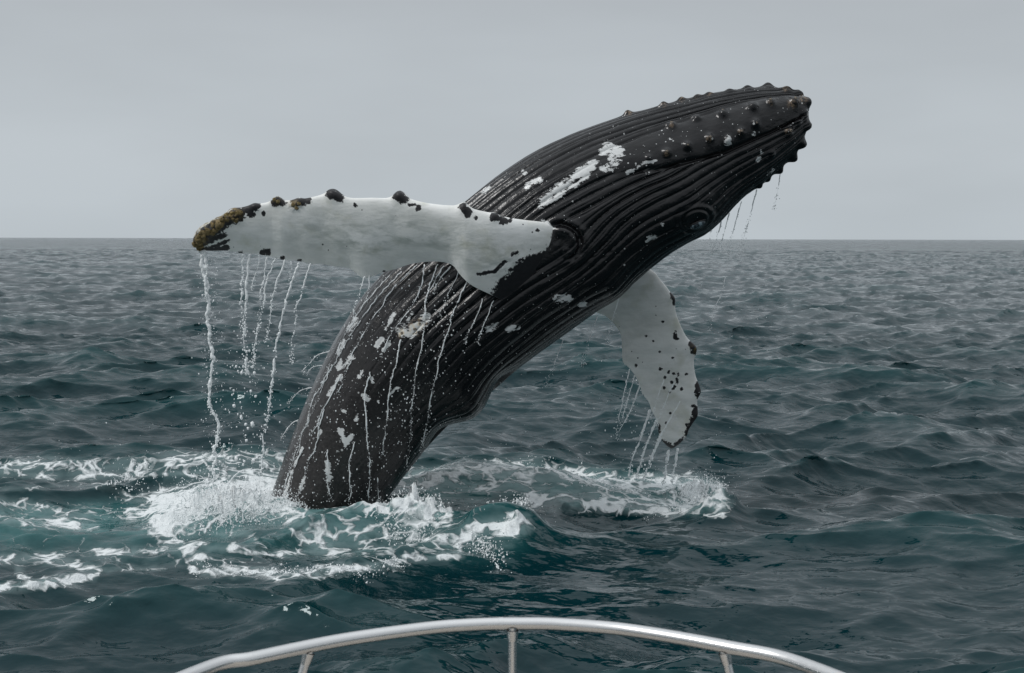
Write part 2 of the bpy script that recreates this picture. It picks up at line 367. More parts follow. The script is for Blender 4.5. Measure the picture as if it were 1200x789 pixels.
Fq = grid_faces(nr, nc, True)[:, ::-1]
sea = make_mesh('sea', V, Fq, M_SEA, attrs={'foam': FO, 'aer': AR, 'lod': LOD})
sea['kind'] = 'structure'
print('sea quads', len(Fq), round(time.time()-T0, 1))
def sea_z(x, y):     # nearest sea height
    i = int(np.argmin(np.abs(rr-math.hypot(x, y)))); j = int(np.argmin(np.abs(th-math.atan2(x, y)))); return float(H[i, j])

# ================================================================== WHALE
whale = empty('whale', (-2.6, 20.4, 0))
tag(whale, 'dark humpback whale breaching out of the sea with white flippers spread', 'whale')
WI = np.array(whale.location)
ST = [  # top-left edge, lower-right edge
    ((215, 800), (345, 850)), ((262, 730), (383, 752)), ((290, 665), (408, 682)), ((312, 600), (430, 618)), ((328, 552), (464, 571)), ((346, 503), (500, 526)),
    ((367, 451), (538, 489)), ((393, 398), (574, 463)), ((426, 347), (611, 431)), ((466, 304), (650, 403)), ((508, 267), (688, 374)),
    ((546, 236), (721, 348)), ((584, 206), (751, 324)), ((624, 180), (782, 299)), ((667, 159), (808, 281)), ((711, 143), (829, 268)),
    ((755, 130), (850, 249)), ((800, 119), (871, 231)), ((843, 109), (892, 215)), ((882, 104), (913, 197)), ((911, 104), (930, 180)),
    ((930, 109), (940, 163)), ((940, 116), (945, 147)), ((944, 126), (945, 135))]
TT = np.array([a for a, b in ST], float); BB = np.array([b for a, b in ST], float)
NS, NFr, NBk = 820, 372, 108
tt = np.linspace(0, len(ST)-1, 4000)
Td, Bd = catmull(TT, tt), catmull(BB, tt)
cdist = np.concatenate([[0], np.cumsum(np.hypot(*np.diff(np.vstack([(Td+Bd)/2]), axis=0).T)+.25*np.hypot(*np.diff(Td, axis=0).T))])
sig = np.interp(np.linspace(0, cdist[-1], NS), cdist, tt)
Tp, Bp = catmull(TT, sig), catmull(BB, sig)
YC = 20.45-.35*(sig/23)
T3, B3 = at(Tp[:, 0], Tp[:, 1], YC), at(Bp[:, 0], Bp[:, 1], YC)
C3 = (T3+B3)/2; A3 = (T3-B3)/2
hw = np.linalg.norm(A3, axis=1)
dep = hw*np.interp(sig, [0, 8, 14, 20, 23], [1.0, 1.0, .95, 1.05, 1.2])
ph = np.concatenate([np.linspace(0, np.pi, NFr, endpoint=False), np.linspace(np.pi, 2*np.pi, NBk, endpoint=False)])
PH, SG = np.meshgrid(ph, sig)
c_, s_ = np.cos(PH), np.sin(PH)
BV = C3[:, None, :]+A3[:, None, :]*c_[..., None]+np.array([0, -1., 0])*(dep[:, None]*s_)[..., None]
def normals(P):
    du = np.gradient(P, axis=0); dv_ = np.roll(P, -1, 1)-np.roll(P, 1, 1)
    n = np.cross(du, dv_); n /= np.linalg.norm(n, axis=-1, keepdims=True)+1e-12
    return n
NRM = normals(BV)
if np.sum(NRM*(BV-C3[:, None, :])) < 0: NRM = -NRM
bxp, byp = project(BV)
front = (s_ > -.08)
deg = np.degrees(PH); tcr = (1-c_)/2
disp = np.zeros_like(deg)
# pleats
fb = np.array([655., 285.])                       # near flipper root
dfx, dfy = bxp-fb[0], byp-fb[1]; dfl = np.hypot(dfx*1.0, dfy*1.15)
side = np.tanh((deg-92)/9.0)
P = deg/7.4
P = P+.25*np.sin(deg/17.+SG*.10)+.30*(fbm(SG*.4, deg/30., 2.)-.5)
P = P+.55*(fbm(deg/9.5, .5, 21., 2)-.5)
P = P-side*1.2*np.exp(-(dfl/58.)**2)
q = np.abs(P-np.round(P))*2
prof = np.sqrt(np.clip(1-(1-q)**2, 0, 1))
tb0 = np.interp(SG, [10, 12, 14, 17, 20, 23], [.28, .25, .20, .18, .15, .1]); tb1 = np.interp(SG, [10, 12, 13.5, 15, 17, 19, 21, 23], [.28, .31, .37, .46, .56, .56, .50, .48])
band = sstep(0, .03, tcr-tb0)*sstep(0, .025, tb1-tcr)*sstep(12.0, 14.5, SG)
amp = .048*sstep(5.2, 9.0, SG+(fbm(SG*1.2, deg/25.)-.5)*3+ (tcr-.35)*4.5)
amp = amp*(1-band)*(1-.55*sstep(.86, .97, tcr))*(1+.25*(1-sstep(.05, .25, tcr)))
amp = amp*np.interp(SG, [0, 15, 20, 22, 23], [1, 1, .75, .35, 0])*(1-sstep(195, 240, deg))
amp = amp*(.55+.45*sstep(18, 50, dfl))
pid = np.round(P-.5)                              # vary pleat to pleat
amp = amp*(.45+.95*vnoise(pid*3.7, SG*.3))*(.5+.5*sstep(7.5, 10.5, SG+tcr*2))
disp += amp*(prof-.8)
q3 = np.abs(P*3.0+.6*fbm(SG*.7, deg/6., 11.)-np.round(P*3.0+.6*fbm(SG*.7, deg/6., 11.)))*2
disp -= amp*.22*np.exp(-(q3/.28)**2)*sstep(.45, .62, fbm(SG*.8, deg/9., 3.))
disp += band*.035*(1-((tcr-(tb0+tb1)/2)/np.maximum((tb1-tb0)/2, .02))**2)
disp -= .055*np.exp(-((tcr-tb1-.01)/.014)**2)*sstep(13.5, 16, SG)*(1-sstep(22.3, 23, SG))*front        # mouth line
# fold rings around the near flipper root
ang = np.arctan2(dfy, dfx)
side_r = sstep(-.2, .5, np.cos(ang+.35))*front
disp += side_r*(.05*np.exp(-((dfl-17)/6.)**2)-.045*np.exp(-((dfl-25)/3.2)**2)+.03*np.exp(-((dfl-32)/5.)**2))*np.exp(-(dfl/60)**4)
# shoulder hollow, keel hump and swellings on the lower edge
def gb(x, y, r, h, ax=1.0, rot=0.0):
    dx, dy = bxp-x, byp-y; c0, s0 = math.cos(rot), math.sin(rot)
    u, v = (dx*c0+dy*s0)/ax, -dx*s0+dy*c0
    return h*np.exp(-(u*u+v*v)/(r*r))*front
disp += gb(549, 479, 17, .10, 1.5, -.75)+gb(545, 470, 26, .05, 1.3, -.75)+gb(715, 335, 17, .08, 1.3, -.7)-gb(640, 392, 22, .05, 2.5, -.65)
disp -= gb(592, 452, 14, .10, 1.6, -.7)+gb(520, 508, 12, .08, 1.8, -.75)
# eye bulge with lids
ex, ey = 812, 254
u = (bxp-ex)*math.cos(.35)-(byp-ey)*math.sin(.35); v = (bxp-ex)*math.sin(.35)+(byp-ey)*math.cos(.35)
de = np.hypot(u/1.55, v)
eyeb = np.exp(-(de/26)**2)*front
disp = disp*(1-.9*np.exp(-(de/17)**4)*front)+.10*eyeb
upl = sstep(6, -6, v)
disp += front*(-.011*np.exp(-((de-16.5)/2.2)**2)*(.2+.8*upl)+.014*np.exp(-((de-13)/2.2)**2)-.020*np.exp(-((de-10.5)/1.4)**2)*upl+.012*np.exp(-((de-8)/1.6)**2)-.012*np.exp(-(de/4.5)**2))
# tubercles
TUB = [(787, 149, 1), (817, 140, .9), (847, 135, 1.1), (881, 128, 1.2), (902, 122, 1), (928, 122, 1.2), (885, 146, .9), (868, 155, .8), (831, 163, .8), (853, 165, .9),
       (805, 172, .8), (781, 180, .8), (923, 154, 1), (736, 133, .9), (778, 125, .9), (799, 119, .8), (817, 115, .9), (831, 112, .8), (855, 108, .9), (876, 105, 1.0), (900, 103, 1.25),
       (921, 107, 1.2), (935, 112, 1.3), (941, 122, 1.3), (944, 147, 1.2), (938, 168, 1.3), (928, 184, 1.3), (912, 198, 1.1), (899, 210, .7), (889, 217, .7), (940, 134, 1), (934, 143, .8), (905, 180, .6), (760, 186, .5)]
tubpos = []
cand = front & (s_ > -.02)
ci = np.flatnonzero(cand.ravel()); cpx = bxp.ravel()[ci]; cpy = byp.ravel()[ci]
def pick(x, y):
    return ci[np.argmin((cpx-x)**2+(cpy-y)**2)]
flat = BV.reshape(-1, 3)
for (x, y, k) in TUB:
    p0 = flat[pick(x, y)]; tubpos.append((p0, k))
    d2 = ((BV-p0)**2).sum(-1); d = np.sqrt(d2)
    disp = np.maximum(disp, disp+(.036 if y < 118 else .054)*k*np.exp(-(d/(.062*k**.5))**2.4)+.02*k*np.exp(-(d/.12)**2))
disp += (fbm(SG*1.5, deg/12., 5.)-.5)*.02
BVd = BV+NRM*disp[..., None]
bx2, by2 = project(BVd)
# colour fields
WHT = np.zeros_like(deg)
def wst(poly, hw_, st=1.0):
    global WHT
    WHT = np.maximum(WHT, st*.86*np.clip(1-seg_dist(bx2, by2, poly)/(hw_*2.3), 0, 1)**.8*front)
wst([(636, 236), (655, 221), (675, 207), (697, 190)], 4.5, .95); wst([(633, 243), (660, 226), (688, 206)], 2.5, .85); wst([(712, 176), (722, 180)], 7, 1.0)
wst([(706, 198), (722, 192)], 3, .85); wst([(617, 219), (632, 210)], 3, .9); wst([(735, 203), (755, 192), (768, 189)], 1.8, .8); wst([(700, 206), (718, 198)], 2, .7)
wst([(613, 200), (616, 205)], 2, .7); wst([(566, 225), (573, 220)], 2, .7); wst([(785, 165)], 3, .7); wst([(634, 257), (648, 268)], 2.2, .8); wst([(652, 349), (666, 350)], 4, .95); wst([(680, 358), (686, 356)], 2.2, .8)
wst([(760, 281), (766, 277)], 3, .8); wst([(776, 265)], 2.5, .8); wst([(853, 165)], 4, .9); wst([(882, 157)], 2.5, .8); wst([(900, 205), (906, 198)], 2, .6); wst([(888, 190), (892, 178)], 2, .6)
wst([(470, 387), (478, 392)], 5, .9); wst([(478, 392), (492, 380), (498, 374)], 5, .9); wst([(483, 368), (478, 375)], 2, .8)
wst([(572, 386), (582, 382)], 3.5, .75); wst([(597, 385), (605, 382)], 3.5, .7)
for pl, k in [([(400, 440), (391, 452), (386, 462)], 3), ([(405, 427), (412, 418)], 4), ([(399, 425), (397, 430)], 4), ([(447, 398), (441, 406)], 3), ([(456, 403), (450, 410)], 2.5),
              ([(403, 482)], 3), ([(400, 505), (404, 522), (413, 510)], 3), ([(397, 503), (400, 510)], 2.5), ([(384, 540), (383, 550), (386, 562)], 4), ([(428, 463), (431, 468)], 4), ([(457, 462), (465, 455), (475, 458)], 2),
              ([(450, 388), (458, 375), (462, 368)], 2.5), ([(416, 375), (410, 386)], 4), ([(404, 400), (396, 414)], 3), ([(419, 487), (417, 492)], 3), ([(435, 444), (437, 447)], 2.5), ([(505, 410)], 2), ([(357, 560), (353, 572)], 3),
              ([(336, 570), (345, 545), (354, 525)], 1.5), ([(330, 590), (338, 568)], 2), ([(425, 436), (421, 442)], 3), ([(443, 470)], 2.5), ([(396, 530)], 2), ([(376, 505), (372, 515)], 2)]:
    wst(pl, k*.72, .92)
TAN = np.zeros_like(deg)
for (x, y, r) in [(471, 390, 7), (487, 384, 10), (494, 378, 7), (928, 122, 6), (942, 116, 6), (923, 154, 4), (868, 155, 4), (831, 163, 4), (781, 180, 4), (921, 104, 5), (787, 147, 3), (817, 112, 4), (778, 122, 4), (831, 109, 4), (736, 131, 5), (799, 116, 4), (902, 121, 4)]:
    TAN = np.maximum(TAN, (1-sstep(r*.4, r*1.3, np.hypot(bx2-x, by2-y)))*front)
TONE = (1-sstep(5.2, 10.5, SG+tcr*5.0))*.85+.22*np.exp(-((tcr-.93)/.06)**2)*np.exp(-((SG-8.5)/2.)**2)
SPK = np.clip(1.0-sstep(7, 11, SG)*.2+.3*band, 0, 1.1)*(.55+.75*fbm(SG*1.1, deg/14., 7.))
body = make_mesh('body', (BVd-WI).reshape(-1, 3), grid_faces(NS, NFr+NBk, True), M_SKIN, whale, attrs={'white': WHT, 'tone': TONE, 'tan': TAN, 'speck': SPK})
bmv = np.concatenate([(BVd[0].mean(0)-WI)[None], (BVd[-1].mean(0)-WI)[None]])
print('body', round(time.time()-T0, 1))
flat2 = BVd.reshape(-1, 3); nflat = NRM.reshape(-1, 3)
# snout cap closes the last ring
nk = NFr+NBk
cap = np.vstack([BVd[-1], BVd[-1].mean(0)+np.array([.03, 0, 0])])-WI
make_mesh('snout_tip', cap, np.array([[i, (i+1) % nk, nk] for i in range(nk)]), M_SKIN, whale)

# eye
ip = pick(ex+1, ey+4); ep = flat2[ip]; en = nflat[ip]
def blob(center, axes, rad, n=12, mm=8, lump=0.0, seed=0):
    g = np.random.default_rng(seed)
    a = np.linspace(0, 2*np.pi, n, endpoint=False); b = np.linspace(-np.pi/2, np.pi/2, mm)
    B_, A_ = np.meshgrid(b, a, indexing='ij')
    rr_ = 1+lump*(g.random(B_.shape)-.5)
    p = np.stack([np.cos(A_)*np.cos(B_)*rr_, np.sin(A_)*np.cos(B_)*rr_, np.sin(B_)*rr_], -1)*np.array(rad)
    p = p @ np.array(axes)+center
    return p.reshape(-1, 3), grid_faces(mm, n, True)
def frame(n, up=(.82, 0, .57)):
    n = n/np.linalg.norm(n); x = np.array(up, float); x -= n*(x@n); x /= np.linalg.norm(x); return np.array([x, np.cross(n, x), n])
v_, f_ = blob(ep+en*.012-WI, frame(en, (1, 0, .12)), (.12, .062, .045), 24, 16)
make_mesh('eye', v_, f_, M_EYE, whale)
for sgn, hh in ((1, .020), (-1, .016)):    # eyelids
    fr = frame(en, (1, 0, .12)); pts = []
    for k in range(25):
        a = math.pi*k/24
        pts.append(ep+fr[0]*.135*math.cos(a)+fr[1]*sgn*.052*math.sin(a)+en*(.022*math.sin(a)-.012))
    pts = np.array(pts)
    V_, F_ = [], []
    for k, p in enumerate(pts):
        t = pts[min(k+1, 24)]-pts[max(k-1, 0)]; t /= np.linalg.norm(t); a1 = np.cross(t, en); a1 /= np.linalg.norm(a1); a2 = np.cross(t, a1)
        w_ = hh*(.25+.75*math.sin(math.pi*k/24))
        for j in range(8): V_.append(p+a1*w_*math.cos(j*math.pi/4)+a2*w_*math.sin(j*math.pi/4)-WI)
    make_mesh('eyelid', V_, grid_faces(25, 8, True), M_SKIN, whale)

# barnacles: a ribbed cone with a hollow top
def barnacle_mesh(name, mat, seed):
    g = np.random.default_rng(seed); n = 12; rings = [(1.0, -.35), (.95, .05), (.72, .45), (.48, .62), (.30, .60), (.16, .30)]
    P = []
    for (r, z) in rings:
        for k in range(n):
            a = 2*math.pi*k/n; q_ = r*(1+.16*(k % 2)+.12*(g.random()-.5)); P.append((q_*math.cos(a), q_*math.sin(a), z+.08*(g.random()-.5)))
    F_ = [list(f) for f in grid_faces(len(rings), n, True)]
    me = bpy.data.meshes.new(name); me.from_pydata(P, [], F_+[list(range((len(rings)-1)*n, len(rings)*n))]); me.materials.append(mat)
    me.polygons.foreach_set('use_smooth', [True]*len(me.polygons)); return me
BM = [barnacle_mesh('barnacle', M_BARN, s) for s in range(3)]; BM2 = [barnacle_mesh('barnacle', M_BARN2, s+5) for s in range(3)]
def put_barn(me, p, n, r, parent, origin, hgt=1.0):
    o = bpy.data.objects.new('barnacle', me); S.collection.objects.link(o); o.parent = parent
    q_ = Vector(n).to_track_quat('Z', 'Y'); q_.rotate(Matrix.Rotation(random.random()*.4, 3, 'Z'))
    o.location = Vector(p-origin); o.rotation_mode = 'QUATERNION'; o.rotation_quaternion = q_; o.scale = (r, r, r*hgt)
for (x, y, k) in [(787, 147, 1), (847, 133, .8), (928, 121, 1.3), (942, 116, 1.4), (868, 155, .8), (831, 163, .8), (781, 180, .8), (923, 153, 1.2), (921, 104, 1.1), (817, 112, .8), (778, 122, .8), (831, 109, .8), (736, 131, .8), (799, 116, .8), (902, 121, .9), (885, 146, .7), (805, 172, .7), (471, 391, 1.1), (485, 386, 1.0), (492, 379, .9)]:
    i_ = pick(x, y); put_barn(random.choice(BM), flat2[i_], nflat[i_], .019*k*random.uniform(.85, 1.15), whale, WI, .7)

# ---- flippers
def flipper(lead, trail, yl, yt, th_, nU, fields, fname, chord_n=70, sink=None, outward=None):
    """lead/trail: matched px polylines with depth, lofted as a foil with a blunt leading edge"""
    n = len(lead); t = np.linspace(0, n-1, 3000)
    Ld, Trd = catmull(lead, t), catmull(trail, t); yld = catmull(np.array(yl)[:, None], t)[:, 0]; ytd = catmull(np.array(yt)[:, None], t)[:, 0]; thd = catmull(np.array(th_)[:, None], t)[:, 0]
    dl = np.concatenate([[0], np.cumsum(np.hypot(*np.diff(Ld, axis=0).T)+np.hypot(*np.diff(Trd, axis=0).T))])
    tu = np.interp(np.linspace(0, dl[-1], nU), dl, t)
    f = lambda a: np.stack([np.interp(tu, t, a[:, k]) for k in range(a.shape[1])], 1)
    Lp_, Tp_ = f(Ld), f(Trd); y1, y2, tk = np.interp(tu, t, yld), np.interp(tu, t, ytd), np.interp(tu, t, thd)
    L3, R3_ = at(Lp_[:, 0], Lp_[:, 1], y1), at(Tp_[:, 0], Tp_[:, 1], y2)
    ch = R3_-L3; sp_ = np.gradient((L3+R3_)/2, axis=0); nn = np.cross(sp_, ch); nn /= np.linalg.norm(nn, axis=1, keepdims=True)+1e-9
    if nn[:, 1].mean() > 0: nn = -nn        # towards the viewer side
    kk = np.ones(41)/41; nn = np.stack([np.convolve(np.pad(nn[:, q], 20, 'edge'), kk, 'valid') for q in range(3)], 1); nn /= np.linalg.norm(nn, axis=1, keepdims=True)
    a = np.linspace(0, 2*np.pi, 2*chord_n, endpoint=False)
    cc = (1-np.cos(a))/2
    prof_ = 2.1*np.sqrt(cc)*(1-cc)**.9*np.sign(np.sin(a))*.9
    V_ = L3[:, None, :]+ch[:, None, :]*cc[None, :, None]+nn[:, None, :]*(tk[:, None]*prof_[None, :])[..., None]
    # camber and gentle lumps
    V_ = V_+nn[:, None, :]*((fbm(tu[:, None]*.3, cc[None, :]*2., 1., 2)-.5)*.0*np.minimum(1, tk[:, None]/.08))[..., None]
    return V_, cc, tu, nn
NL = [(226.5, 283), (228, 276), (233, 269), (243, 262), (256, 256), (268, 248), (284, 243), (300, 240), (318, 236), (325, 232), (334, 235), (350, 234), (362, 232), (378, 228), (386, 224), (396, 227), (410, 232), (435, 232), (455, 232), (466, 227), (474, 229), (482, 234), (505, 239), (530, 241), (543, 239), (550, 244), (572, 249), (590, 254), (615, 258), (640, 261), (662, 266), (690, 278)]
NT = [(229, 288), (232, 291), (237, 293), (245, 294), (256, 294), (268, 294), (284, 297), (300, 298), (318, 301), (325, 303), (334, 305), (350, 306), (362, 309), (378, 310), (386, 311), (396, 313), (410, 315), (427, 326), (450, 319), (466, 315), (480, 310), (500, 307), (516, 307), (530, 311), (540, 323), (552, 334), (572, 344), (590, 352), (612, 356), (632, 352), (652, 342), (690, 325)]
nN = len(NL); uu = np.linspace(0, 1, nN)
yl = np.interp(uu, [0, .3, .6, .8, .9, .94, 1], [19.36, 19.05, 18.78, 18.62, 18.66, 18.85, 19.6]); yt = np.interp(uu, [0, .3, .6, .8, .84, .88, .92, 1], [19.46, 19.36, 19.16, 18.80, 18.66, 18.80, 19.30, 20.1])
_sm = lambda a: np.convolve(np.pad(a, 3, 'edge'), np.array([1, 3, 5, 6, 5, 3, 1])/24., 'valid')
yl[1:-1] = _sm(yl)[1:-1]; yt[1:-1] = _sm(yt)[1:-1]; yl[1:-1] = _sm(yl)[1:-1]; yt[1:-1] = _sm(yt)[1:-1]; yt[22:29] -= .03*np.array([.3, .6, .9, 1, .9, .6, .3])
th_ = np.interp(uu, [0, .05, .15, .5, .8, .93, 1], [.02, .07, .10, .145, .18, .22, .22])
FV, fcc, ftu, fnn = flipper(NL, NT, yl, yt, th_, 560, None, 'near')
def knobs(FV, fnn, pts, r, h):
    x, y = project(FV); cen = FV.mean(1, keepdims=True)
    for (kx, ky, k) in pts:
        d = np.hypot(x-kx, y-ky); lead_dir = FV[:, :1]-cen; lead_dir = lead_dir/(np.linalg.norm(lead_dir, axis=-1, keepdims=True)+1e-9)
        g = np.exp(-(d/(r*k))**2)[..., None]
        FV = FV+lead_dir*g*h*k+0
        mid = (FV[:, :1]+0)
        sgn = np.sign(((FV-mid)*fnn[:, None, :]).sum(-1, keepdims=True))
        FV = FV+fnn[:, None, :]*g*sgn*h*.9*k
    return FV
FV = knobs(FV, fnn, [(468, 230, 1.1), (391, 229, 1.2), (546, 243, 1.0), (580, 254, .8), (324, 236, .9), (350, 237, .8), (298, 243, .8), (272, 252, 1), (255, 262, 1), (240, 272, 1), (232, 282, 1)], 7, .034)
# lumps over the encrusted tip
x, y = project(FV)
tipm = np.exp(-(np.clip(seg_dist(x, y, [(232, 288), (236, 274), (252, 262), (275, 250)])-3, 0, None)/5)**2)
FV = FV+fnn[:, None, :]*(np.sign(np.sin(np.linspace(0, 2*np.pi, 140, endpoint=False)))[None, :]*tipm*(fbm(FV[..., 0]*9, FV[..., 2]*9, FV[..., 1]*9, 3)-.3)*.10)[..., None]
BLK = np.zeros(x.shape)
def bst(poly, hw_, st=1.0):
    global BLK
    BLK = np.maximum(BLK, st*np.clip(1-seg_dist(x, y, poly)/(hw_*2.2), 0, 1)**.8)
bst([(229, 291), (236, 278), (258, 262), (280, 250)], 7, .95); bst([(232, 292), (262, 293)], 3, .9); bst([(262, 292), (266, 290)], 3, .9); bst([(282, 296)], 3, .8); bst([(308, 296), (314, 295)], 3, .95); bst([(331, 303)], 2.5, .8); bst([(351, 306)], 2.5, .8); bst([(248, 290), (268, 282)], 2, .85); bst([(240, 285), (262, 276)], 3.5, .75)
bst([(288, 245), (300, 241)], 5, .95); bst([(293, 252), (296, 251)], 3.5, .9); bst([(309, 250)], 2.5, .9); bst([(322, 236), (330, 237)], 5, .9); bst([(346, 236), (360, 235)], 4.5, .9); bst([(275, 262), (283, 258)], 3, .7)
bst([(388, 226), (397, 231)], 5.2, 1.0); bst([(466, 229), (473, 234)], 5, 1.0); bst([(480, 240), (486, 240)], 2, .8); bst([(491, 244)], 3, .9); bst([(543, 243), (548, 250)], 4, 1.0); bst([(558, 256)], 2.5, .8); bst([(580, 254), (590, 259)], 4.4, .9); bst([(598, 258)], 3, .8); bst([(630, 270)], 2.3, .85); bst([(416, 240)], 2.5, .8); bst([(450, 318)], 2, .7)
bst([(600, 298), (606, 296)], 2, .8); bst([(560, 322), (580, 318), (592, 306)], 2, .85)
edge = np.interp(y, [250, 262, 276, 290, 297, 303, 312, 322, 335, 345, 360], [652, 652, 648, 645, 628, 612, 601, 594, 579, 577, 574])
BLK = np.maximum(BLK, np.clip((x-edge)/30+.5, 0, 1))
back = (np.sin(np.linspace(0, 2*np.pi, 140, endpoint=False)) < 0)[None, :]*np.ones(x.shape)
TN = tipm*1.0; TN = np.maximum(TN, .9*np.exp(-((x-322)**2+(y-233)**2)/25)); TN = np.maximum(TN, np.exp(-((x-345)**2+(y-241)**2)/36))
chf = np.broadcast_to(fcc[None, :], x.shape)
MOT = np.exp(-((chf-.52)/.24)**2)*sstep(300, 420, x)*.65+.18
near_f = make_mesh('flipper', (FV-WI).reshape(-1, 3), grid_faces(560, 140, True), M_FLIP, whale, attrs={'black': BLK, 'tan': TN, 'mottle': MOT})
near_f['label'] = 'near white flipper stretched to the left with encrusted tip'
nv = FV[:, :70].reshape(-1, 3); nx, ny = project(nv)
for k in range(46):
    t = random.random(); cx_, cy_ = catmull([(230, 288), (236, 275), (252, 264), (280, 250)], np.array([t*3]))[0]
    cx_ += random.uniform(-3, 5); cy_ += random.uniform(-4, 8)*(.5+.5*random.random())
    i_ = int(np.argmin((nx-cx_)**2+(ny-cy_)**2)); nrm = np.array([-.25, -.9, .35])+rng.normal(size=3)*.3
    put_barn(random.choice(BM2), nv[i_], nrm/np.linalg.norm(nrm), random.uniform(.018, .042), whale, WI, .8)
for (a, b) in [(322, 234), (326, 236), (344, 240), (348, 243), (351, 238)]:
    i_ = int(np.argmin((nx-a)**2+(ny-b)**2)); put_barn(random.choice(BM2), nv[i_], np.array([0, -.9, .4]), .03, whale, WI, .7)

FL = [(690, 290), (730, 300), (764, 317), (774, 328), (783, 339), (790, 351), (792, 366), (797, 380), (804, 394), (813, 405), (815, 413), (813, 424), (815, 440), (820, 455), (817, 468), (817, 482), (812, 495), (804, 508), (799, 517), (792, 523), (787, 525.5)]
FT = [(640, 350), (670, 358), (704, 368), (716, 376), (723, 384), (728, 394), (729, 408), (730, 424), (737, 431), (744, 440), (750, 452), (753, 462), (760, 471), (764, 482), (768, 489), (771, 499), (772, 508), (774, 514), (778, 519), (782, 523), (785, 525)]
nF = len(FL); uu = np.linspace(0, 1, nF)
yl2 = 21.2+1.0*uu; yt2 = yl2+.30*(1-uu)
FV2, fcc2, ftu2, fnn2 = flipper(FL, FT, yl2, yt2, np.interp(uu, [0, .5, .9, 1], [.2, .12, .07, .02]), 340, None, 'far', 60)
FV2 = knobs(FV2, fnn2, [(788, 350, .7), (813, 409, .9), (818, 461, .9), (815, 488, .9), (803, 510, .8)], 7, .03)
x, y = project(FV2); BLK = np.zeros(x.shape)
bst([(789, 345), (791, 355)], 3, .95); bst([(791, 393), (792, 395)], 3, .9); bst([(812, 404), (815, 411)], 4.5, .95); bst([(819, 452), (819, 463)], 4, .95); bst([(816, 480), (814, 492), (806, 508)], 4, .9); bst([(775, 520), (788, 526), (800, 518)], 4, .95); bst([(812, 476)], 3, .8)
bst([(771, 500), (772, 505)], 3, .8); bst([(764, 485)], 2, .7); bst([(753, 463)], 2, .7); bst([(784, 436)], 2, .75); bst([(745, 428)], 1.8, .75)
for k in range(12): bst([(785+random.uniform(-12, 20), 440+random.uniform(-8, 16))], 1.9, .85)
for k in range(14): bst([(775+random.uniform(-20, 30), 420+random.uniform(-50, 80))], 1.5, .8)
TN = .7*np.exp(-((x-815)**2+(y-408)**2)/20)
far_f = make_mesh('flipper', (FV2-WI).reshape(-1, 3), grid_faces(340, 120, True), M_FLIP, whale, attrs={'black': BLK, 'tan': TN, 'mottle': np.full(x.shape, .25)})
far_f['label'] = 'far white flipper hanging down to the right of the body'
print('whale', round(time.time()-T0, 1))

# ================================================================== FALLING WATER
ICO_V, ICO_F = None, None
def _ico():
    p = (1+5**.5)/2
    v = np.array([(-1, p, 0), (1, p, 0), (-1, -p, 0), (1, -p, 0), (0, -1, p), (0, 1, p), (0, -1, -p), (0, 1, -p), (p, 0, -1), (p, 0, 1), (-p, 0, -1), (-p, 0, 1)])/math.hypot(1, p)
    f = np.array([(0, 11, 5), (0, 5, 1), (0, 1, 7), (0, 7, 10), (0, 10, 11), (1, 5, 9), (5, 11, 4), (11, 10, 2), (10, 7, 6), (7, 1, 8), (3, 9, 4), (3, 4, 2), (3, 2, 6), (3, 6, 8), (3, 8, 9), (4, 9, 5), (2, 4, 11), (6, 2, 10), (8, 6, 7), (9, 8, 1)])
    return v, f
IV, IF = _ico()
def drops_mesh(P, Rr, stretch=1.4):
    P = np.asarray(P); Rr = np.asarray(Rr); n = len(P)
    st = np.stack([np.ones(n), np.ones(n), 1+(stretch-1)*rng.random(n)*2], -1)
    V_ = P[:, None, :]+IV[None]*Rr[:, None, None]*st[:, None, :]*(1+.25*(rng.random((n, 12, 1))-.5))
    F_ = IF[None]+12*np.arange(n)[:, None, None]
    return V_.reshape(-1, 3), F_.reshape(-1, 3)
def tube(path, rad, ns=7, seed=0):
    path = np.asarray(path); n = len(path); V_ = []
    tn = np.gradient(path, axis=0); tn /= np.linalg.norm(tn, axis=1, keepdims=True)+1e-9
    a1 = np.cross(tn, np.array([0, 1., 0])); a1 /= np.linalg.norm(a1, axis=1, keepdims=True)+1e-9; a2 = np.cross(tn, a1)
    g = np.random.default_rng(seed)
    for j in range(ns):
        a = 2*math.pi*j/ns; r_ = (rad*(1+.35*(g.random(n)-.5)))[:, None]
        V_.append(path+a1*math.cos(a)*r_+a2*math.sin(a)*r_)
    V_ = np.stack(V_, 1).reshape(-1, 3)
    Fq_ = grid_faces(n, ns, True)
    return V_, np.vstack([Fq_[:, [0, 1, 2]], Fq_[:, [0, 2, 3]]])
